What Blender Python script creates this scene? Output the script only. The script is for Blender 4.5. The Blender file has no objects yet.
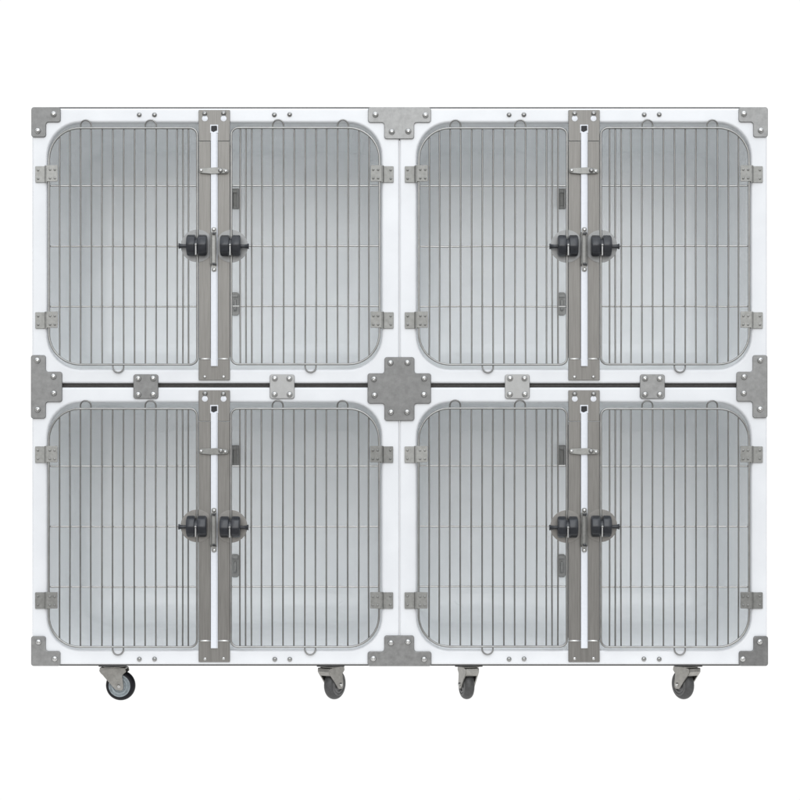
import bpy, bmesh, math, random
from mathutils import Vector, Matrix
random.seed(7)
PI = math.pi
S = 0.003                    # metres per drawing unit
sc = bpy.context.scene
C = sc.collection

def X(px): return px - 400.0
def Z(py): return 704.0 - py          # floor is z = 0

# ------------------------------------------------------------------ materials
def mat(name):
    m = bpy.data.materials.new(name); m.use_nodes = True
    nt = m.node_tree
    return m, nt, nt.nodes, nt.links, nt.nodes['Principled BSDF']

def ramp(N, stops):
    r = N.new('ShaderNodeValToRGB'); e = r.color_ramp.elements
    e[0].position, e[0].color = stops[0][0], (*stops[0][1], 1)
    e[1].position, e[1].color = stops[-1][0], (*stops[-1][1], 1)
    for p, c in stops[1:-1]:
        k = e.new(p); k.color = (*c, 1)
    return r

def noise(N, L, scale, detail=4, coord='Object', stretch=None, rough=0.55):
    tc = N.new('ShaderNodeTexCoord'); n = N.new('ShaderNodeTexNoise')
    n.inputs['Scale'].default_value = scale; n.inputs['Detail'].default_value = detail
    n.inputs['Roughness'].default_value = rough
    oi = N.new('ShaderNodeObjectInfo')
    add = N.new('ShaderNodeVectorMath'); add.operation = 'MULTIPLY_ADD'
    add.inputs[1].default_value = stretch or (1, 1, 1)
    L.new(tc.outputs[coord], add.inputs[0])
    mul = N.new('ShaderNodeVectorMath'); mul.operation = 'SCALE'
    mul.inputs[0].default_value = (3.1, 5.7, 9.3)
    L.new(oi.outputs['Random'], mul.inputs['Scale'])
    L.new(mul.outputs[0], add.inputs[2]); L.new(add.outputs[0], n.inputs['Vector'])
    return n

def bump(N, L, src, strength, dist, bsdf):
    b = N.new('ShaderNodeBump'); b.inputs['Strength'].default_value = strength
    b.inputs['Distance'].default_value = dist
    L.new(src, b.inputs['Height']); L.new(b.outputs[0], bsdf.inputs['Normal'])

def white_shell(name, lo, hi, rough=0.32, wave=0.0012):
    m, nt, N, L, B = mat(name)
    n = noise(N, L, 9, 5)
    r = ramp(N, [(0.3, lo), (0.7, hi)]); L.new(n.outputs['Fac'], r.inputs[0])
    L.new(r.outputs[0], B.inputs['Base Color'])
    B.inputs['Roughness'].default_value = rough
    n2 = noise(N, L, 14, 2)
    bump(N, L, n2.outputs['Fac'], 0.25, wave, B)
    return m

def steel(name, lo, hi, rough=(0.46, 0.6), scale=60, stretch=(1, 1, 1), vary=0.25, metallic=1.0, bmp=0.12):
    m, nt, N, L, B = mat(name)
    n = noise(N, L, scale, 6, stretch=stretch, rough=0.65)
    r = ramp(N, [(0.3, lo), (0.72, hi)]); L.new(n.outputs['Fac'], r.inputs[0])
    oi = N.new('ShaderNodeObjectInfo')
    mr = N.new('ShaderNodeMapRange'); mr.inputs['To Min'].default_value = 1 - vary; mr.inputs['To Max'].default_value = 1 + vary * 0.4
    L.new(oi.outputs['Random'], mr.inputs['Value'])
    sm = N.new('ShaderNodeVectorMath'); sm.operation = 'SCALE'
    L.new(r.outputs[0], sm.inputs[0]); L.new(mr.outputs[0], sm.inputs['Scale'])
    L.new(sm.outputs[0], B.inputs['Base Color'])
    B.inputs['Metallic'].default_value = metallic
    r2 = N.new('ShaderNodeMapRange'); r2.inputs['To Min'].default_value, r2.inputs['To Max'].default_value = rough
    L.new(n.outputs['Fac'], r2.inputs['Value']); L.new(r2.outputs[0], B.inputs['Roughness'])
    if bmp: bump(N, L, n.outputs['Fac'], bmp, 0.0006, B)
    return m

def plain(name, col, rough, metallic=0.0, var=0.25, scale=120, spec=0.5):
    m, nt, N, L, B = mat(name)
    n = noise(N, L, scale, 4)
    r = ramp(N, [(0.3, tuple(c * (1 - var) for c in col)), (0.7, tuple(min(1, c * (1 + var)) for c in col))])
    L.new(n.outputs['Fac'], r.inputs[0]); L.new(r.outputs[0], B.inputs['Base Color'])
    B.inputs['Roughness'].default_value = rough; B.inputs['Metallic'].default_value = metallic
    bump(N, L, n.outputs['Fac'], 0.08, 0.0004, B); B.inputs['Specular IOR Level'].default_value = spec
    return m

M = {}
M['shell'] = white_shell('white_fibreglass', (.70, .712, .73), (.755, .767, .783))
M['liner'] = white_shell('grey_white_liner', (.875, .895, .905), (.93, .948, .957), 0.31, 0.005)
M['plate'] = steel('dull_stainless_plate', (.235, .235, .232), (.34, .34, .335))
M['pale_plate'] = steel('pale_stainless_plate', (.36, .36, .355), (.43, .43, .425), vary=0.05)
M['post'] = steel('brushed_stainless_post', (.185, .179, .168), (.26, .252, .238), (0.44, 0.56), 40, (6, 6, 0.25), vary=0.06)
M['hinge'] = steel('zinc_hinge', (.24, .24, .23), (.36, .36, .345), (0.45, 0.6), 90)
M['lip'] = steel('polished_lip', (.86, .86, .84), (.9, .9, .88), (.3, .4), vary=0, bmp=0)
M['bracket'] = steel('dark_bracket', (.26, .26, .255), (.34, .34, .33), vary=0.1)
M['wire'] = steel('lit_loop_wire', (.27, .27, .263), (.36, .36, .35), (0.26, 0.36), 30, vary=0.05, bmp=0)  # loop wire, lighter than the bars: caught light put into the colour
M['shaded_thin_wire'] = steel('shaded_thin_wire', (.20, .199, .193), (.28, .278, .27), (0.26, 0.36), 12, vary=0.05, bmp=0)  # upright bars of the same steel, darker reflections put into the colour
M['screw'] = steel('screw_steel', (.30, .30, .295), (.40, .40, .39), (0.22, 0.32), 60, vary=0.1, bmp=0)
M['warm_reflect_disc'] = steel('warm_reflect_disc', (.245, .236, .222), (.31, .30, .285), (.5, .6), 50, vary=0.05)  # lower-row disc, same steel with its darker reflection put into the colour
M['lit_cross_wire'] = steel('lit_cross_wire', (.36, .355, .34), (.45, .445, .43), (0.16, 0.24), 20, vary=0.05, bmp=0)  # horizontal bars of the same steel, top highlight put into the colour
M['disc'] = steel('pale_reflect_disc', (.26, .263, .262), (.33, .333, .332), (.5, .6), 50, vary=0.05)  # upper-row disc, same steel with its paler reflection put into the colour
M['bolt'] = steel('bright_bolt', (.50, .50, .49), (.60, .60, .59), (0.2, 0.3), 60, vary=0.1, bmp=0)
M['fork'] = steel('caster_steel', (.29, .283, .265), (.44, .43, .405), (0.35, 0.5), 70)
M['black'] = plain('black_plastic', (.022, .024, .029), 0.28, spec=.5)
M['plug'] = plain('black_plug', (.012, .012, .014), 0.6)
M['rubber'] = plain('dark_rubber', (.008, .008, .011), 0.5, spec=.2)
M['grey_rubber'] = plain('grey_rubber', (.05, .05, .05), 0.5)
M['hub'] = plain('grey_hub', (.22, .25, .265), 0.42)
M['dark_hub'] = plain('dark_hub', (.10, .10, .10), 0.42)
M['strip'] = plain('white_strip', (.70, .72, .76), 0.35, var=0.03)
M['edge'] = plain('dark_sheet_edge', (.06, .06, .06), 0.5)
M['gap'] = plain('gap_shade', (.035, .03, .027), 0.6)  # shade of the open gap, put into the colour
M['bead'] = plain('brown_bead', (.07, .066, .062), 0.5)

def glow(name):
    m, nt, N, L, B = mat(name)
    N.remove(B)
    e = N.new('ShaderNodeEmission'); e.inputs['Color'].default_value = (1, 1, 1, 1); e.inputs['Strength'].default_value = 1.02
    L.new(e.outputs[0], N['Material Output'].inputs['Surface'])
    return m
M['white_glow'] = glow('glowing_white_sheet')  # even emission keeps floor and backdrop pure white, hiding cast shadows

# ------------------------------------------------------------------ mesh helpers (drawing units)
def obj(name, bm, m, parent=None, loc=(0, 0, 0), sharp=35, rot=None):
    bm.normal_update()
    a = math.radians(sharp)
    for e in bm.edges:
        e.smooth = not (len(e.link_faces) == 2 and e.calc_face_angle(0) > a)
    for f in bm.faces: f.smooth = True
    for f in bm.faces:
        if len(f.verts) > 4:                       # keep flat sheets flat right up to their softened rim
            f.smooth = False
            for e in f.edges: e.smooth = False
    for e in bm.edges:
        if len(e.link_faces) == 2:
            a1, a2 = (f.calc_area() for f in e.link_faces)
            if max(a1, a2) > 14 * min(a1, a2): e.smooth = False
    bmesh.ops.scale(bm, vec=(S, S, S), verts=bm.verts)
    me = bpy.data.meshes.new(name); bm.to_mesh(me); bm.free()
    me.materials.append(m)
    o = bpy.data.objects.new(name, me); C.objects.link(o)
    o.location = tuple(c * S for c in loc)
    if rot: o.rotation_euler = rot
    if parent: o.parent = parent
    return o

def inst(name, me, parent, loc, rot=(0, 0, 0)):
    o = bpy.data.objects.new(name, me); C.objects.link(o)
    o.location = tuple(c * S for c in loc); o.rotation_euler = rot; o.parent = parent
    return o

def fix(bm): bmesh.ops.recalc_face_normals(bm, faces=bm.faces)

def round_poly(pts, r, seg=5):
    """round every corner of a 2-D polygon; r one number or a list"""
    out = []; n = len(pts)
    for i, p in enumerate(pts):
        rr = r[i] if isinstance(r, (list, tuple)) else r
        p = Vector(p); a = Vector(pts[i - 1]); b = Vector(pts[(i + 1) % n])
        if rr <= 0: out.append(p); continue
        u = (a - p).normalized(); v = (b - p).normalized()
        ang = u.angle(v); d = min(rr / math.tan(ang / 2), (a - p).length * .5, (b - p).length * .5)
        rr = d * math.tan(ang / 2)
        c = p + (u + v).normalized() * (rr / math.sin(ang / 2))
        s = p + u * d - c; e = p + v * d - c
        a0 = math.atan2(s.y, s.x); a1 = math.atan2(e.y, e.x)
        da = (a1 - a0 + PI) % (2 * PI) - PI
        for k in range(seg + 1):
            t = a0 + da * k / seg
            out.append(c + Vector((math.cos(t), math.sin(t))) * rr)
    return out

def prism(bm, pts, y0, y1, bev=0.35):
    """polygon in x,z extruded from y0 (front) to y1 (back), front rim softened"""
    n = len(pts); P = [Vector(p) for p in pts]
    area = sum(P[i - 1].x * P[i].y - P[i].x * P[i - 1].y for i in range(n))
    if area < 0: P.reverse()
    def inset(d):
        res = []
        for i in range(n):
            a, p, b = P[i - 1], P[i], P[(i + 1) % n]
            e1 = (p - a); e2 = (b - p)
            if e1.length < 1e-6: e1 = e2
            if e2.length < 1e-6: e2 = e1
            n1 = Vector((-e1.y, e1.x)).normalized(); n2 = Vector((-e2.y, e2.x)).normalized()
            m = n1 + n2
            m = n1 if m.length < 1e-6 else m / (1 + n1.dot(n2))
            res.append(p + m * d)
        return res
    rings = [(P, y1), (P, y0 + bev), (inset(bev * .3), y0 + bev * .3), (inset(bev), y0)]
    vr = [[bm.verts.new((q.x, y, q.y)) for q in ring] for ring, y in rings]
    for A, B_ in zip(vr, vr[1:]):
        for i in range(n): bm.faces.new((A[i - 1], A[i], B_[i], B_[i - 1]))
    bm.faces.new(vr[-1]); bm.faces.new(list(reversed(vr[0])))

def box(bm, x0, x1, y0, y1, z0, z1, bev=0.0):
    r = bmesh.ops.create_cube(bm, size=1)
    vs = r['verts']
    for v in vs:
        v.co = Vector(((x0 + x1) / 2 + v.co.x * (x1 - x0), (y0 + y1) / 2 + v.co.y * (y1 - y0), (z0 + z1) / 2 + v.co.z * (z1 - z0)))
    if bev:
        es = list({e for v in vs for e in v.link_edges})
        bmesh.ops.bevel(bm, geom=es, offset=bev, segments=2, affect='EDGES', profile=.5)

def tube(bm, path, r, seg=8, closed=False):
    P = [Vector(p) for p in path]; n = len(P); rings = []
    up = Vector((0, 1, 0))
    for i in range(n):
        if closed: t = P[(i + 1) % n] - P[i - 1]
        else: t = P[min(i + 1, n - 1)] - P[max(i - 1, 0)]
        t.normalize()
        u = up - t * up.dot(t)
        if u.length < 1e-4: u = Vector((1, 0, 0)) - t * t.x
        u.normalize(); w = t.cross(u)
        rings.append([bm.verts.new(P[i] + (u * math.cos(2 * PI * k / seg) + w * math.sin(2 * PI * k / seg)) * r) for k in range(seg)])
    m = n if closed else n - 1
    for i in range(m):
        A, B_ = rings[i], rings[(i + 1) % n]
        for k in range(seg): bm.faces.new((A[k], A[(k + 1) % seg], B_[(k + 1) % seg], B_[k]))
    if not closed:
        bm.faces.new(rings[0]); bm.faces.new(list(reversed(rings[-1])))

def lathe(bm, prof, axis='y', seg=20, c=(0, 0, 0)):
    """prof: list of (radius, position on axis)"""
    rings = []; c = Vector(c)
    def put(r, h, a):
        p, q = r * math.cos(a), r * math.sin(a)
        return c + Vector({'y': (p, h, q), 'x': (h, p, q), 'z': (p, q, h)}[axis])
    for r, h in prof:
        if r < 1e-5: rings.append([bm.verts.new(put(0, h, 0))])
        else: rings.append([bm.verts.new(put(r, h, 2 * PI * k / seg)) for k in range(seg)])
    for A, B_ in zip(rings, rings[1:]):
        for k in range(seg):
            k2 = (k + 1) % seg
            if len(A) == 1 and len(B_) == 1: continue
            if len(A) == 1: bm.faces.new((A[0], B_[k2], B_[k]))
            elif len(B_) == 1: bm.faces.new((A[k], A[k2], B_[0]))
            else: bm.faces.new((A[k], A[k2], B_[k2], B_[k]))

def rrect(x0, x1, z0, z1, r, cs=10, es=3):
    """rounded rectangle ring with a fixed number of points"""
    out = []
    cx = [(x1 - r, z1 - r, 0), (x0 + r, z1 - r, 90), (x0 + r, z0 + r, 180), (x1 - r, z0 + r, 270)]
    for i, (a, b, d) in enumerate(cx):
        for k in range(cs + 1):
            t = math.radians(d + 90 * k / cs)
            out.append((a + r * math.cos(t), b + r * math.sin(t)))
        na, nb, nd = cx[(i + 1) % 4]; t = math.radians(nd)
        p = Vector(out[-1]); q = Vector((na + r * math.cos(t), nb + r * math.sin(t)))
        for k in range(1, es + 1): out.append(tuple(p.lerp(q, k / (es + 1))))
    return out

def loft(bm, rings, cap_first=False, cap_last=False):
    vr = [[bm.verts.new((x, y, z)) for x, z in ring] for ring, y in rings]
    n = len(vr[0])
    for A, B_ in zip(vr, vr[1:]):
        for i in range(n): bm.faces.new((A[i - 1], A[i], B_[i], B_[i - 1]))
    if cap_first: bm.faces.new(vr[0])
    if cap_last: bm.faces.new(list(reversed(vr[-1])))

# shared bolt heads: pan washer, dome, socket recess; front faces -y, seated at y = 0
def bolt_mesh(name, r, h, m):
    bm = bmesh.new()
    prof = [(r * .98, 0)]
    prof += [(r, -h * .25)]
    for k in range(1, 6):
        t = k / 6 * PI / 2
        prof.append((r * math.cos(t) * .96 + .04 * r, -h * .25 - h * .75 * math.sin(t)))
    prof += [(r * .30, -h * .985), (r * .27, -h * .75), (0, -h * .72)]
    lathe(bm, prof, 'y', 16); fix(bm)
    o = obj(name, bm, m); me = o.data; bpy.data.objects.remove(o)
    return me
BOLT = bolt_mesh('bolt', 3.0, 2.9, M['bolt'])
SCREW = bolt_mesh('screw', 2.45, 2.3, M['screw'])
SMALL = bolt_mesh('rivet', 1.7, 1.3, M['bolt'])
def add_bolt(parent, px, py, y, me=BOLT, name='bolt'):
    return inst(name, me, parent, (X(px) + random.uniform(-.25, .25), y, Z(py) + random.uniform(-.25, .25)), (random.uniform(-.06, .06), random.uniform(0, 6.2), random.uniform(-.06, .06)))

# ------------------------------------------------------------------ the thing
root = bpy.data.objects.new('pet_cage_bank', None); C.objects.link(root)
root['label'] = 'white four-compartment pet cage bank with wire double doors, steel corner plates and four casters'
root['category'] = 'pet cage'

DEPTH = 250.0
R0 = 33.0
# column centre, outer x0, outer x1 ; row: outer top, outer bottom, row offset
COLS = [(214.4, 32.0, 399.25), (583.9, 399.75, 767.2)]
ROWS = [(108.2, 383.3, 0.0, 369.0), (387.4, 664.6, 280.0, 650.0)]

def build_body(ci, ri):
    cx, ox0, ox1 = COLS[ci]; top, bot, dy, obot = ROWS[ri]
    x0, x1, z0, z1 = X(ox0), X(ox1), Z(bot), Z(top)
    wx0, wx1, wz0, wz1 = X(cx - 166.8), X(cx + 166.8), Z(obot), Z(122.8 + dy)
    def outer(d): return rrect(x0 + d, x1 - d, z0 + d, z1 - d, 2.2)
    def hole(d): return rrect(wx0 - d, wx1 + d, wz0 - d, wz1 + d, R0 + d)
    bm = bmesh.new()
    rings = [(outer(0), DEPTH), (outer(0), 2.2)]
    for k in (1, 2, 3): 
        t = k / 3 * PI / 2; rings.append((outer(1.6 * (1 - math.cos(t))), 2.2 - 2.2 * math.sin(t)))
    rings.append((outer(2.2), 0)); rings.append((hole(3.6), 0))
    for k in range(0, 7):
        t = k / 6 * PI / 2; rings.append((hole(2.4 - 2.4 * math.sin(t)), 3.0 * (1 - math.cos(t))))
    rings.append((hole(0), 9))
    loft(bm, rings); fix(bm)
    body = obj('cage_body', bm, M['shell'], root, sharp=40)
    # moulded inside, deep rounded back corners
    bm = bmesh.new()
    RB = 31.0
    def hol(d): return rrect(wx0 + d, wx1 - d, wz0 + d, wz1 - d, max(R0 - d, 9))
    rings = [(hol(-.4), 8.5), (hol(-.4), 30), (hol(1.5), DEPTH - RB - 2)]
    for k in range(1, 9):
        t = k / 8 * PI / 2
        rings.append((hol(1.5 + RB * (1 - math.cos(t))), DEPTH - RB - 2 + RB * math.sin(t)))
    loft(bm, rings, cap_last=True)
    # added ridge imitating the highlight on the back-floor curve, ends turned up
    k = 2248.0 / 2000; vy = 609.5 if ri else 345.0
    pts = []
    for q in range(25):
        u = -1 + q / 12.0
        bxp = (cx + u * 121 * 1.0 - 400) * .96 * k + (6 if ci == 0 else -6)
        hz = 304 - (vy - 400) * k + 9 * max(0, abs(u) - .86) / .14 * max(0, abs(u) - .86) / .14
        hh = min(RB, max(0.0, hz - wz0))
        t = math.acos(max(-1, min(1, 1 - hh / RB)))
        pts.append((bxp, DEPTH - RB - 2 + RB * math.sin(t) + 1.7 * math.sin(t), hz - 1.7 * math.cos(t)))
    rim = bmesh.new(); tube(rim, pts, 2.5, 20); tmp = bpy.data.meshes.new('rim'); fix(rim); rim.to_mesh(tmp); rim.free()
    fix(bm)
    bmesh.ops.reverse_faces(bm, faces=bm.faces)
    if ri: bm.from_mesh(tmp)
    bpy.data.meshes.remove(tmp)
    obj('inner_liner', bm, M['liner'], body, sharp=50)
    # screws on the top / bottom rail
    for s in ((-75, -59.8), (60.2, 75.4)):
        for q in s:
            add_bolt(body, cx + q, 114.6 if ri == 0 else 659.0, 0.05, SCREW, 'screw')
    # divider brackets on the back wall
    k = 2248.0 / 2000
    for pyv, kind in (((199, 0), (304, 1)) if ri == 0 else ((455.5, 0), (565.5, 1))):
        vx = 235.2 if ci == 0 else 561.5
        bx, bz = (vx - 400) * k, 304 - (pyv - 400) * k
        bm = bmesh.new()
        W, H = 4.6, 11.5 if kind == 0 else 13
        y0 = DEPTH - 2.2
        if kind == 0:
            prism(bm, round_poly([(-W, -H), (W, -H), (W, H), (-W, H)], 1, 3), -1.2, 0, .3)
            box(bm, -W + .3, -W + 2.4, -5, -1, -H + .4, H - .4, .4)
            box(bm, W - 2.4, W - .3, -5, -1, -H + .4, H - .4, .4)
            box(bm, -W + 2, W - 2, -4.2, -1.1, H - 5, H - .8, .4)
            box(bm, -W + 2, W - 2, -2.6, -1.1, -H + .8, -H + 3.6, .4)
        else:
            prism(bm, round_poly([(-W, -H), (W, -H), (W, H), (-W, H)], 3, 4), -2.2, 0, .5)
            prism(bm, round_poly([(-1.4, -H + 5), (1.8, -H + 5), (1.8, H - 8), (-1.4, H - 8)], .8, 3), -5, -2, .6)
            box(bm, -3.4, 3.4, -4.0, -2, H - 6, H - 2.2, .4)
            box(bm, -.8, 1.2, -6.5, -4.8, -H + 6, -H + 8.4, .3)
        fix(bm)
        obj('divider_bracket', bm, M['bracket'], body, (bx, y0, bz))
    return body
for ri in (0, 1):
    for ci in (0, 1): build_body(ci, ri)

# ------------------------------------------------------------------ sheets above and below, shade filler between
bm = bmesh.new(); box(bm, X(32.6), X(766.8), 3, DEPTH + 1, Z(108.15), Z(106.7), .2); fix(bm)
obj('top_sheet', bm, M['edge'], root)
bm = bmesh.new(); box(bm, X(32.4), X(767), 4, DEPTH + 1, Z(387.35), Z(383.35), .2); fix(bm)  # dark filler standing in for the shaded void between the rows
sp = obj('gap_shade_filler', bm, M['gap'], root)
bm = bmesh.new()
tube(bm, [(X(33), 3.6, Z(385.2)), (X(300), 3.4, Z(385.0)), (X(560), 3.5, Z(385.4)), (X(766.5), 3.6, Z(385.1))], .6, 8); fix(bm)
obj('bead_strip', bm, M['bead'], sp)
bm = bmesh.new(); box(bm, X(33), X(766.8), 5, DEPTH + 1, Z(666.4), Z(664.65), .2); fix(bm)
obj('base_sheet', bm, M['edge'], root)

# ------------------------------------------------------------------ centre posts
def build_post(ci, ri):
    cx = COLS[ci][0]; dy = ROWS[ri][2]; ob = 1.6 if ri else 0.0
    x = X(cx)
    W = 15.6
    def z(py): return Z(py + dy)
    bm = bmesh.new()
    zb = z(358.6 + ob)
    box(bm, x - W, x - 3.6, -1.75, -.1, zb, z(141.5), .25)
    box(bm, x + 3.6, x + W, -1.75, -.1, zb, z(141.5), .25)
    box(bm, x - 3.8, x + 3.8, -.9, 3, zb, z(141.5))
    # returns of the folded channel
    box(bm, x - W, x - W + 1.2, -.1, 12, zb + 2, z(145)); box(bm, x + W - 1.2, x + W, -.1, 12, zb + 2, z(145))
    fix(bm)
    post = obj('centre_post', bm, M['post'], root)
    bm = bmesh.new()
    prism(bm, round_poly([(x - W, z(141.2)), (x + W, z(141.2)), (x + W, z(110.2)), (x - W, z(110.2))], .8, 3), -2.1, -.1, .3)
    fix(bm); tb = obj('top_bracket', bm, M['post'], post)
    bm = bmesh.new()
    z0 = z(380.2 + ob); z1 = z(359.0 + ob)
    prism(bm, round_poly([(x - W, z0), (x + W, z0), (x + W, z1), (x - W, z1)], .8, 3), -2.1, -.1, .3)
    fix(bm); bb = obj('bottom_bracket', bm, M['post'], post)
    for xa, xb in ((x - W + .3, x - 3.8), (x + 3.8, x + W - .3)):     # polished folded lip on both sides of the strip
        bm = bmesh.new(); tube(bm, [(xa, -2.0, z1 + .1), (xb, -2.0, z1 + .1)], .75, 10)
        fix(bm); obj('bracket_lip', bm, M['lip'], post)
    for s in (-9.3, 9.4):
        add_bolt(post, cx + s, 113.8 + dy, -2.05, SCREW, 'screw')
        add_bolt(post, cx + s, 376.9 + dy + ob, -2.05, SMALL, 'screw')
        bm = bmesh.new(); lathe(bm, [(2.9, 0), (2.9, -.25), (2.5, -.4), (0, -.4)], 'y', 20); fix(bm)
        obj('plug_cap', bm, M['strip'], post, (x + s, -2.05, z(118.8)))
    # square socket with black plug
    bm = bmesh.new(); box(bm, x - 4.0, x + 4.0, -2.7, -2.0, z(133.2), z(125.0), .25); fix(bm)
    so = obj('socket_rim', bm, M['strip'], post)
    bm = bmesh.new()
    prism(bm, round_poly([(x - 3.0, z(131.2)), (x - .6, z(132.4)), (x + 1.4, z(131.4)), (x + 3.0, z(130.8)), (x + 2.9, z(126)), (x - 3, z(126.2))], .5, 3), -3.3, -2.6, .3)
    fix(bm); obj('plug', bm, M['plug'], post)
    # white divider strip, a narrow channel
    bm = bmesh.new()
    box(bm, x - 3.2, x + 2.4, -4.2, -1.0, z(366.3 + ob), z(132.6), .5)
    box(bm, x + 2.41, x + 3.5, -2.9, -1.0, z(366.3 + ob), z(133.5), .25)
    fix(bm); obj('divider_strip', bm, M['strip'], post)
    # strap latch
    bm = bmesh.new()
    prism(bm, round_poly([(x - 14.8, z(173.4)), (x - 3, z(174.6)), (x + 14, z(173.8)), (x + 14.4, z(169.6)), (x + 2, z(167.9)), (x - 14.6, z(168.8))], 1.8, 4), -5.6, -4.4, .35)
    tube(bm, [(x - 12.6, -4.5, z(171)), (x - 12.6, -1.6, z(171))], 1.7, 8)
    tube(bm, [(x + 7, -4.5, z(171)), (x + 7, -1.6, z(171))], 1.7, 8)
    fix(bm); obj('latch_strap', bm, M['hinge'], post)
    add_bolt(post, cx - 12.6, 170.9 + dy, -5.6, SMALL, 'screw'); add_bolt(post, cx + 6.8, 170.9 + dy, -5.6, SCREW, 'screw')
    add_bolt(post, cx + 11.6, 171.8 + dy, -5.5, SMALL, 'screw')
    # pull handle on the strip
    bm = bmesh.new()
    prism(bm, round_poly([(x - 2.6, z(272)), (x + 2.6, z(272)), (x + 2.6, z(227.6)), (x - 2.6, z(227.6))], 2.2, 4), -5.0, -4.15, .3)
    for q in (-3.0, 2.2):
        tube(bm, [(x + q, -5, z(266)), (x + q, -7.4, z(264)), (x + q, -7.6, z(249)), (x + q, -7.4, z(235)), (x + q, -5, z(233))], .75, 8)
    fix(bm); obj('pull_handle', bm, M['hinge'], post)
    for py in (230.2, 269.8): add_bolt(post, cx + .1, py + dy, -5.0, SMALL, 'screw')
    for py in (234.0, 264.4):
        bm = bmesh.new(); box(bm, x - 1.4, x + 2.0, -7.8, -4.9, z(py + 1.2), z(py - 1.2), .3)
        fix(bm); obj('handle_clip', bm, M['black'], post)
for ri in (0, 1):
    for ci in (0, 1): build_post(ci, ri)

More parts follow.
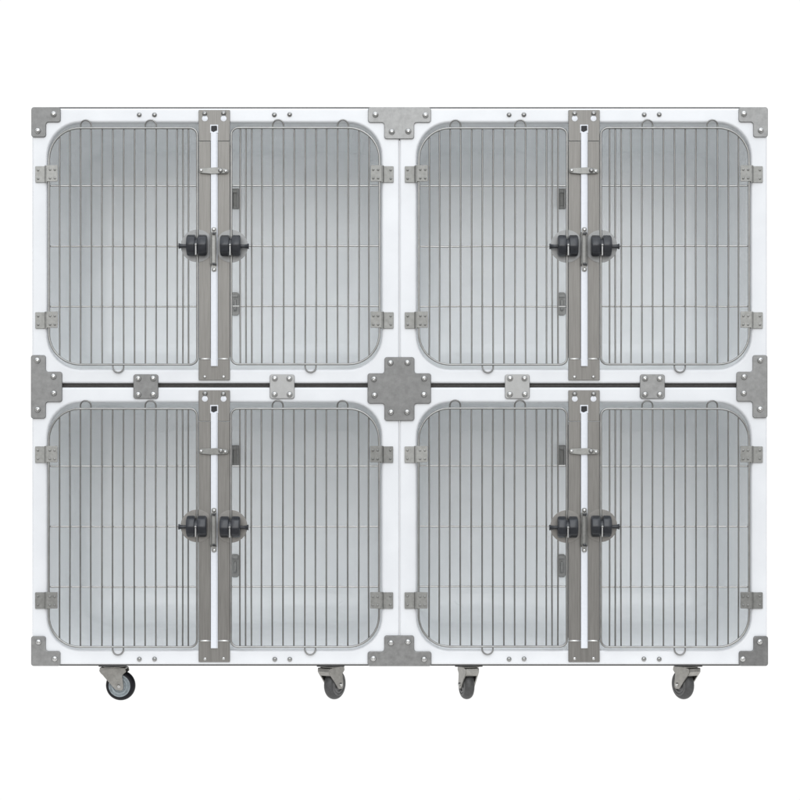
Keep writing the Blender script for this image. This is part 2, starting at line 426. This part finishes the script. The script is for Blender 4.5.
# ------------------------------------------------------------------ doors
VX = [-154.6, -144.4, -133.7, -123.2, -112.2, -101.5, -90.7, -79.8, -69.0, -58.3, -47.3, -37.4, -31.6, -25.9]
HAIR_TOP = [(2, 3), (8, 9)]; HAIR_BOT = [(5, 6)]
def build_door(ci, ri, sgn):
    cx = COLS[ci][0]; dy = ROWS[ri][2]; ob = 1.8 if ri else 0.0
    def z(py): return Z(py + dy)
    jx = random.uniform(-.4, .4); jz = random.uniform(-.4, .4)
    ax = cx - 165 * 1 if sgn < 0 else cx + 165      # hinge side
    def PX(o): return X(cx) + (o + jx if sgn < 0 else -o + jx)   # o is the left-door offset from the post
    zt, zb = z(128.6) + jz, z(364.6 + ob) + jz
    L_, R_ = -165.0, -17.0
    def P(o, y, zz): return (PX(o), y, zz)
    bm = bmesh.new()
    # outer loop
    rad = [31, 7, 7, 31]
    loop = round_poly([(L_, zt), (R_, zt), (R_, zb), (L_, zb)], rad, 12)
    path = []
    for i, p in enumerate(loop):
        q = loop[(i + 1) % len(loop)]
        n = max(1, int((q - p).length // 25))
        for k in range(n): 
            w = p.lerp(q, k / n); path.append(P(w.x, -3.3, w.y))
    tube(bm, path, 1.12, 10, closed=True)
    n_loop = len(bm.faces)
    def span(o):        # z limits of the loop at offset o
        d = o - L_
        if d < 31:
            h = 31 - math.sqrt(max(0, 31 * 31 - (31 - d) ** 2))
        elif R_ - o < 7:
            e = R_ - o; h = 7 - math.sqrt(max(0, 49 - (7 - e) ** 2))
        else: h = 0
        return zt - h, zb + h
    wob = [random.uniform(-.35, .35) for _ in VX]
    def vert(i, top, bot):
        o = VX[i]; pts = []
        for k in range(7):
            t = k / 6
            pts.append(P(o + wob[i] * math.sin(PI * t), -1.35, top + (bot - top) * t))
        return pts
    used = set()
    rv = .78
    for i, k in HAIR_TOP:
        b1 = span(VX[i])[1] - .9; b2 = span(VX[k])[1] - .9
        r = (VX[k] - VX[i]) / 2; m = (VX[i] + VX[k]) / 2
        zc = zt + 3.0
        arc = [P(m - r * math.cos(PI * t / 10), -1.35 - .9 * math.sin(PI * t / 10), zc + r * math.sin(PI * t / 10) * .98) for t in range(11)]
        tube(bm, list(reversed(vert(i, zt, b1)))[:-1] + [P(VX[i], -1.35, zt)] + arc + vert(k, zt, b2), rv, 8); used |= {i, k}
    for i, k in HAIR_BOT:
        t1 = span(VX[i])[0]; t2 = span(VX[k])[0]
        r = (VX[k] - VX[i]) / 2; m = (VX[i] + VX[k]) / 2
        zc = zb - 2.6
        arc = [P(m - r * math.cos(PI * t / 10), -1.35 - .9 * math.sin(PI * t / 10), zc - r * math.sin(PI * t / 10)) for t in range(11)]
        tube(bm, vert(i, t1, zb) + arc + list(reversed(vert(k, t2, zb))), rv, 8); used |= {i, k}
    for i in range(len(VX)):
        if i in used: continue
        a, b = span(VX[i])
        tube(bm, vert(i, a + .5, b - .9), rv, 8)
    n_vert = len(bm.faces)
    for h in (186.0, 246.4, 306.6):
        zz = z(h) + jz
        tube(bm, [P(L_ + .2, -.6, zz), P(-140, .15, zz + random.uniform(-.3, .3)), P(-90, .15, zz + random.uniform(-.3, .3)), P(-40, .15, zz), P(R_ - .2, -.6, zz)], .85, 8)
    fix(bm); bm.faces.ensure_lookup_table()
    for i, f in enumerate(bm.faces): f.material_index = 0 if i < n_loop else 1 if i < n_vert else 2
    door = obj('cage_door', bm, M['wire'], root, sharp=60); door.data.materials.append(M['shaded_thin_wire']); door.data.materials.append(M['lit_cross_wire'])
    # hinges
    for h0 in (166.3, 312.2):
        hz0, hz1 = z(h0 + 16.4), z(h0)
        bm = bmesh.new()
        def quad(o0, o1, za, zb_, y0, y1):
            a, b = PX(o0), PX(o1)
            prism(bm, round_poly([(min(a, b), za), (max(a, b), za), (max(a, b), zb_), (min(a, b), zb_)], .7, 2), y0, y1, .25)
        quad(-179.0, -167.6, hz0, hz1, -1.5, -.05)
        quad(-167.2, -156.0, hz0 + .6, hz1 + .6, -5.6, -4.5)
        tube(bm, [P(-167.4, -3.0, hz0), P(-167.4, -3.0, hz1 + .4)], 1.9, 12)
        for o, y in ((-176.2, -1.5), (-171.0, -1.5), (-163.6, -5.6), (-158.8, -5.6)):
            for f in (.24, .76):
                if o == -171.0: continue
                zz = hz0 + (hz1 - hz0) * f
                lathe(bm, [(1.25, 0), (1.2, -.5), (.7, -.9), (0, -1)], 'y', 10, (PX(o), y, zz))
        fix(bm); obj('hinge', bm, M['hinge'], door)
    # round plate behind the knob
    zk = z(246.0) + random.uniform(-.6, .6); tw = random.uniform(-.1, .1)
    bm = bmesh.new()
    lathe(bm, [(0, 0), (15.9, 0), (16.3, -.08), (16.1, -.14), (0, -.14)], 'y', 48, (PX(-17.2), -2.15, zk)); fix(bm)
    obj('knob_plate', bm, M['disc' if ri == 0 else 'warm_reflect_disc'], door)
    # two-part black knob, ridge towards the viewer
    bm = bmesh.new()
    def drum(o0, o1):
        a, b = sorted((PX(o0), PX(o1)))
        seg = 8; rings = []
        for xx, r in ((a, 8.6), (a + .5, 9.9), (a + 1.6, 10.6), (b - 1.6, 10.6), (b - .5, 9.9), (b, 8.6)):
            ring = []
            for k in range(seg):
                for dt in (-.12, .0, .12):
                    t = 2 * PI * k / seg + dt + tw
                    rr = r * (1 - .02 * abs(dt) / .12)
                    ring.append(bm.verts.new((xx, -9.8 - rr * math.cos(t) * .8, zk + rr * math.sin(t))))
            rings.append(ring)
        n = len(rings[0])
        for A, B_ in zip(rings, rings[1:]):
            for k in range(n): bm.faces.new((A[k - 1], A[k], B_[k], B_[k - 1]))
        bm.faces.new(rings[0]); bm.faces.new(list(reversed(rings[-1])))
    drum(-26.9, -17.9); drum(-16.1, -6.6)
    a = PX(-18.2); b = PX(-15.8)
    lathe(bm, [(0, min(a, b)), (7.2, min(a, b)), (7.2, max(a, b)), (0, max(a, b))], 'x', 16, (0, -9.8, zk))
    # lever stub
    s = 1 if PX(-30) < PX(-20) else -1
    e0 = PX(-26.5)
    zt_ = zk - .6
    lathe(bm, [(0, e0), (1.9, e0), (1.7, e0 - 3.5 * s), (2.2, e0 - 6.5 * s), (2.9, e0 - 8.0 * s), (2.7, e0 - 8.5 * s), (0, e0 - 8.5 * s)], 'x', 14, (0, -8.5, zt_))
    fix(bm); kb = obj('knob', bm, M['black'], door, sharp=28)
    bm = bmesh.new()
    box(bm, min(a, b) + .5, max(a, b) - .5, -18.6, -17.6, zk - 10.2, zk, .2)
    lathe(bm, [(0, -19.6), (.9, -19.3), (1.3, -18.5), (1.3, -17)], 'y', 12, ((a + b) / 2, 0, zk + .2))
    fix(bm); obj('retaining_clip', bm, M['pale_plate'], door)
for ri in (0, 1):
    for ci in (0, 1):
        for sgn in (-1, 1): build_door(ci, ri, sgn)

# ------------------------------------------------------------------ joining plates and their bolts
def plate(name, pts, bolts, r=2.6, m='plate', label=None):
    xs = [p[0] for p in pts]; ys = [p[1] for p in pts]
    cxp, cyp = (min(xs) + max(xs)) / 2, (min(ys) + max(ys)) / 2
    bm = bmesh.new()
    prism(bm, round_poly([(px - cxp, cyp - py) for px, py in pts], r, 5), -2.0, -.03, .55)
    fix(bm)
    o = obj(name, bm, M[m], root, (X(cxp), 0, Z(cyp)))
    if label: o['label'] = label
    for px, py in bolts: add_bolt(o, cxp, cyp, -2.0).location = ((px - cxp + random.uniform(-.2, .2)) * S, -2.0 * S, (cyp - py + random.uniform(-.2, .2)) * S)
    return o
def L(x, y, sx, sy, bolts):
    plate('corner_plate', [(x, y), (x + 29.2 * sx, y), (x + 29.2 * sx, y + 15 * sy), (x + 14.6 * sx, y + 15 * sy), (x + 14.6 * sx, y + 30 * sy), (x, y + 30 * sy)], bolts)
L(31.6, 107.4, 1, 1, [(54, 114.5), (38.2, 131)])
L(767.6, 107.4, -1, 1, [(743.6, 114), (760.3, 130.6)])
L(31.4, 665.8, 1, -1, [(39, 641.6), (55.3, 658.5)])
L(767.8, 665.8, -1, -1, [(759.2, 641.6), (742.5, 658.6)])
plate('tee_plate', [(31.2, 355), (46, 355), (46, 371.6), (62.4, 371.6), (62.4, 402), (46, 402), (46, 418.6), (31.2, 418.6)], [(37.8, 360.2), (54, 376.6), (54.3, 393), (38.2, 409.6)])
plate('tee_plate', [(767.2, 355), (752.4, 355), (752.4, 371.6), (736.2, 371.6), (736.2, 401.6), (752.4, 401.6), (752.4, 418), (767.2, 418)], [(760, 360.4), (743.8, 376.6), (743.2, 393), (759.6, 409.2)])
plate('tee_plate', [(368, 107.4), (431, 107.4), (431, 122.8), (414.2, 122.8), (414.2, 139.2), (384.2, 139.2), (384.2, 122.8), (368, 122.8)], [(375.6, 115), (425.6, 115.4), (391.6, 132), (408.2, 131.4)])
plate('tee_plate', [(367.6, 666), (431.4, 666), (431.4, 651.2), (414.2, 651.2), (414.2, 635.2), (384.2, 635.2), (384.2, 651.2), (367.6, 651.2)], [(391, 642.6), (408, 641.4), (373.2, 658.4), (424.2, 658.8)])
plate('cross_plate', [(384.4, 357), (414.4, 357), (414.4, 373.2), (431, 373.2), (431, 403.6), (414.4, 403.6), (414.4, 420.8), (384.4, 420.8), (384.4, 403.6), (367.6, 403.6), (367.6, 373.2), (384.4, 373.2)],
      [(390.5, 362.8), (407.6, 362.6), (374, 379), (424, 378.6), (374.4, 395.2), (423.8, 394.6), (391.2, 412.2), (407.2, 412)])
for x0, mm in ((133.6, 'plate'), (269.8, 'pale_plate'), (504.8, 'pale_plate'), (639.8, 'plate')):
    a, b, c, d = x0, x0 + 24.8, 374.2, 398.8
    plate('joining_plate', [(a, c), (b, c), (b, d), (a, d)], [(a + 5, c + 4.2), (b - 5, c + 4.2), (a + 5, d - 4.6), (b - 5, d - 4.6)], m=mm,
          label='paler square joining plate' if mm == 'pale_plate' else None)

# ------------------------------------------------------------------ casters
def build_caster(px, yaw, tyre_m, hub_m, y=26.0):
    k = (2000 + y) / 2000
    loc = ((px - 400) * k, y, 0.0)
    ztop = Z(666.4)                      # underside of the base sheet
    wx, wz, wr, ww = 7.0, 15.2, 15.2, 5.2      # wheel centre offset, height, radius, half width
    rot = (0, 0, yaw)
    bm = bmesh.new()
    th = 1.3
    ca = round_poly([(-13, ztop - 4), (13, ztop - 4), (14.2, ztop - 8), (10.2, ztop - 11.5), (wx + 4.6, wz + .5), (wx + 4.2, wz - 4.6), (wx - 3.6, wz - 3.8), (-13, ztop - 8)], [1, 1, 1, 2, 4, 3, 3, 1], 4)
    for s in (-1, 1):
        yy = s * (ww + 1.4)
        prism(bm, ca, yy - th / 2, yy + th / 2, .2)
    # crown and hood between the cheeks
    box(bm, -13, 13, -ww - 1.2, ww + 1.2, ztop - 5.6, ztop - 4.1, .4)
    hood = [(-13, ztop - 4.4), (-13.6, ztop - 7.5), (-12, ztop - 10), (-9.5, ztop - 12), (-9.2, ztop - 11.2), (-11.4, ztop - 9.2), (-12.4, ztop - 7.4), (-11.8, ztop - 5)]
    prism(bm, hood, -ww - 1.1, ww + 1.1, .1)
    lathe(bm, [(0, ztop - 4.2), (10.5, ztop - 4.2), (11.6, ztop - 3.4), (11.6, ztop - 2.9), (10.2, ztop - 2.4), (10.2, ztop - 2.2), (0, ztop - 2.2)], 'z', 28)
    fix(bm)
    fork = obj('caster', bm, M['fork'], root, loc, rot=rot)
    bm = bmesh.new()
    prism(bm, round_poly([(-14, -13), (14, -13), (14, 13), (-14, 13)], 2, 3), -1.0, 1.2, .2)
    bmesh.ops.rotate(bm, verts=bm.verts, cent=(0, 0, 0), matrix=Matrix.Rotation(PI / 2, 3, 'X'))
    bmesh.ops.translate(bm, verts=bm.verts, vec=(0, 0, ztop - 1.2)); fix(bm)
    pl = obj('mounting_plate', bm, M['edge'], fork); pl.rotation_euler = (0, 0, -yaw)
    # tyre
    bm = bmesh.new()
    prof = [(wr - 4.2 + 4.2 * math.sin(t), -ww * math.cos(t)) for t in [PI * q / 16 for q in range(17)]]
    lathe(bm, prof, 'y', 48, (wx, 0, wz)); fix(bm)
    obj('tyre', bm, M[tyre_m], fork, sharp=60)
    bm = bmesh.new()
    rr = wr - 4.0
    prof = [(0, -ww - .6), (2.6, -ww - .6), (3.2, -ww + .4), (rr - 6, -ww + .9), (rr - 4.8, -ww + .9), (rr - 4.3, -ww - .1), (rr - 2.6, -ww - .2), (rr - 2.2, -ww + .5), (rr - 1.5, -ww + .5), (rr - 1.1, -ww - .2), (rr, -ww)]
    prof = prof + [(r, -h) for r, h in reversed(prof)]
    lathe(bm, prof, 'y', 40, (wx, 0, wz)); fix(bm)
    obj('wheel_hub', bm, M[hub_m], fork)
    for s in (-1, 1):
        f = s * (ww + 2)
        bm = bmesh.new()
        lathe(bm, [(2.0, f), (2.0, f + s * .8), (1.4, f + s * 1.5), (0, f + s * 1.6)], 'y', 12, (wx, 0, wz))
        fix(bm); obj('axle_bolt', bm, M['bolt'], fork)
R = math.radians
build_caster(114.0, R(-7), 'rubber', 'hub')
build_caster(331.0, R(58), 'grey_rubber', 'dark_hub')
build_caster(468.4, R(105), 'grey_rubber', 'dark_hub')
build_caster(687.0, R(118), 'grey_rubber', 'dark_hub')

# ------------------------------------------------------------------ setting: self-glowing white floor and backdrop, added so no shadow shows
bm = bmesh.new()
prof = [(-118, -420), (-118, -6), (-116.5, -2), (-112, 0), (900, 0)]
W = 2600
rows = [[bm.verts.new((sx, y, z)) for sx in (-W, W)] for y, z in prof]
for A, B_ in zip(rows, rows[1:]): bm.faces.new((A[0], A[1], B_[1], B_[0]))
o = obj('floor', bm, M['white_glow']); o['kind'] = 'structure'
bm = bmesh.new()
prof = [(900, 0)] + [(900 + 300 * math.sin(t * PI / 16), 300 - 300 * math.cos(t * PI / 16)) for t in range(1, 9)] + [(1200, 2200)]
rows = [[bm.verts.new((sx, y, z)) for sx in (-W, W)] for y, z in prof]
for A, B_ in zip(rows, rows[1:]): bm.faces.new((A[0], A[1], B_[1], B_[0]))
o = obj('backdrop', bm, M['white_glow']); o['kind'] = 'structure'

# ------------------------------------------------------------------ light
w = bpy.data.worlds.new('World'); sc.world = w; w.use_nodes = True
N, Lk = w.node_tree.nodes, w.node_tree.links
bg = N['Background']
tc = N.new('ShaderNodeTexCoord'); sx = N.new('ShaderNodeSeparateXYZ')
Lk.new(tc.outputs['Generated'], sx.inputs[0])
mr = N.new('ShaderNodeMapRange'); mr.inputs['From Min'].default_value = -1; mr.inputs['From Max'].default_value = 1
Lk.new(sx.outputs['Z'], mr.inputs['Value'])
rp = N.new('ShaderNodeValToRGB'); e = rp.color_ramp.elements
e[0].position = 0.0; e[0].color = (.30, .30, .30, 1)
e[1].position = 1.0; e[1].color = (2.3, 2.38, 2.5, 1)
for p, c in ((.40, (.62, .61, .60)), (.52, (.85, .85, .85)), (.70, (1.05, 1.09, 1.15))):
    q = e.new(p); q.color = (*c, 1)
Lk.new(mr.outputs[0], rp.inputs[0]); Lk.new(rp.outputs[0], bg.inputs['Color'])
bg.inputs['Strength'].default_value = 0.75

def area(name, loc, target, size, sy, power, col):
    l = bpy.data.lights.new(name, 'AREA'); l.shape = 'RECTANGLE'; l.size = size; l.size_y = sy
    l.energy = power; l.color = col
    o = bpy.data.objects.new(name, l); C.objects.link(o); o.location = loc
    o.rotation_euler = (Vector(target) - Vector(loc)).to_track_quat('-Z', 'Y').to_euler()
area('softbox', (0.3, -4.7, 4.4), (0, 0, .9), 5.0, 2.6, 86, (.93, .97, 1.0))
area('front_fill', (-0.4, -7.6, 2.5), (0, 0, .8), 7.5, 4.0, 200, (1.0, .995, .985))  # added fill lamp, brightens the cage interiors

# ------------------------------------------------------------------ camera
cam = bpy.data.cameras.new('Camera'); co = bpy.data.objects.new('Camera', cam); C.objects.link(co)
co.location = (0, -2000 * S, 304 * S); co.rotation_euler = (PI / 2, 0, 0)
cam.sensor_width = 36; cam.lens = 36 * 2000 / 800; cam.clip_end = 200
sc.camera = co
sc.view_settings.view_transform = 'Standard'; sc.view_settings.look = 'None'
sc.view_settings.exposure = 0; sc.view_settings.gamma = 1
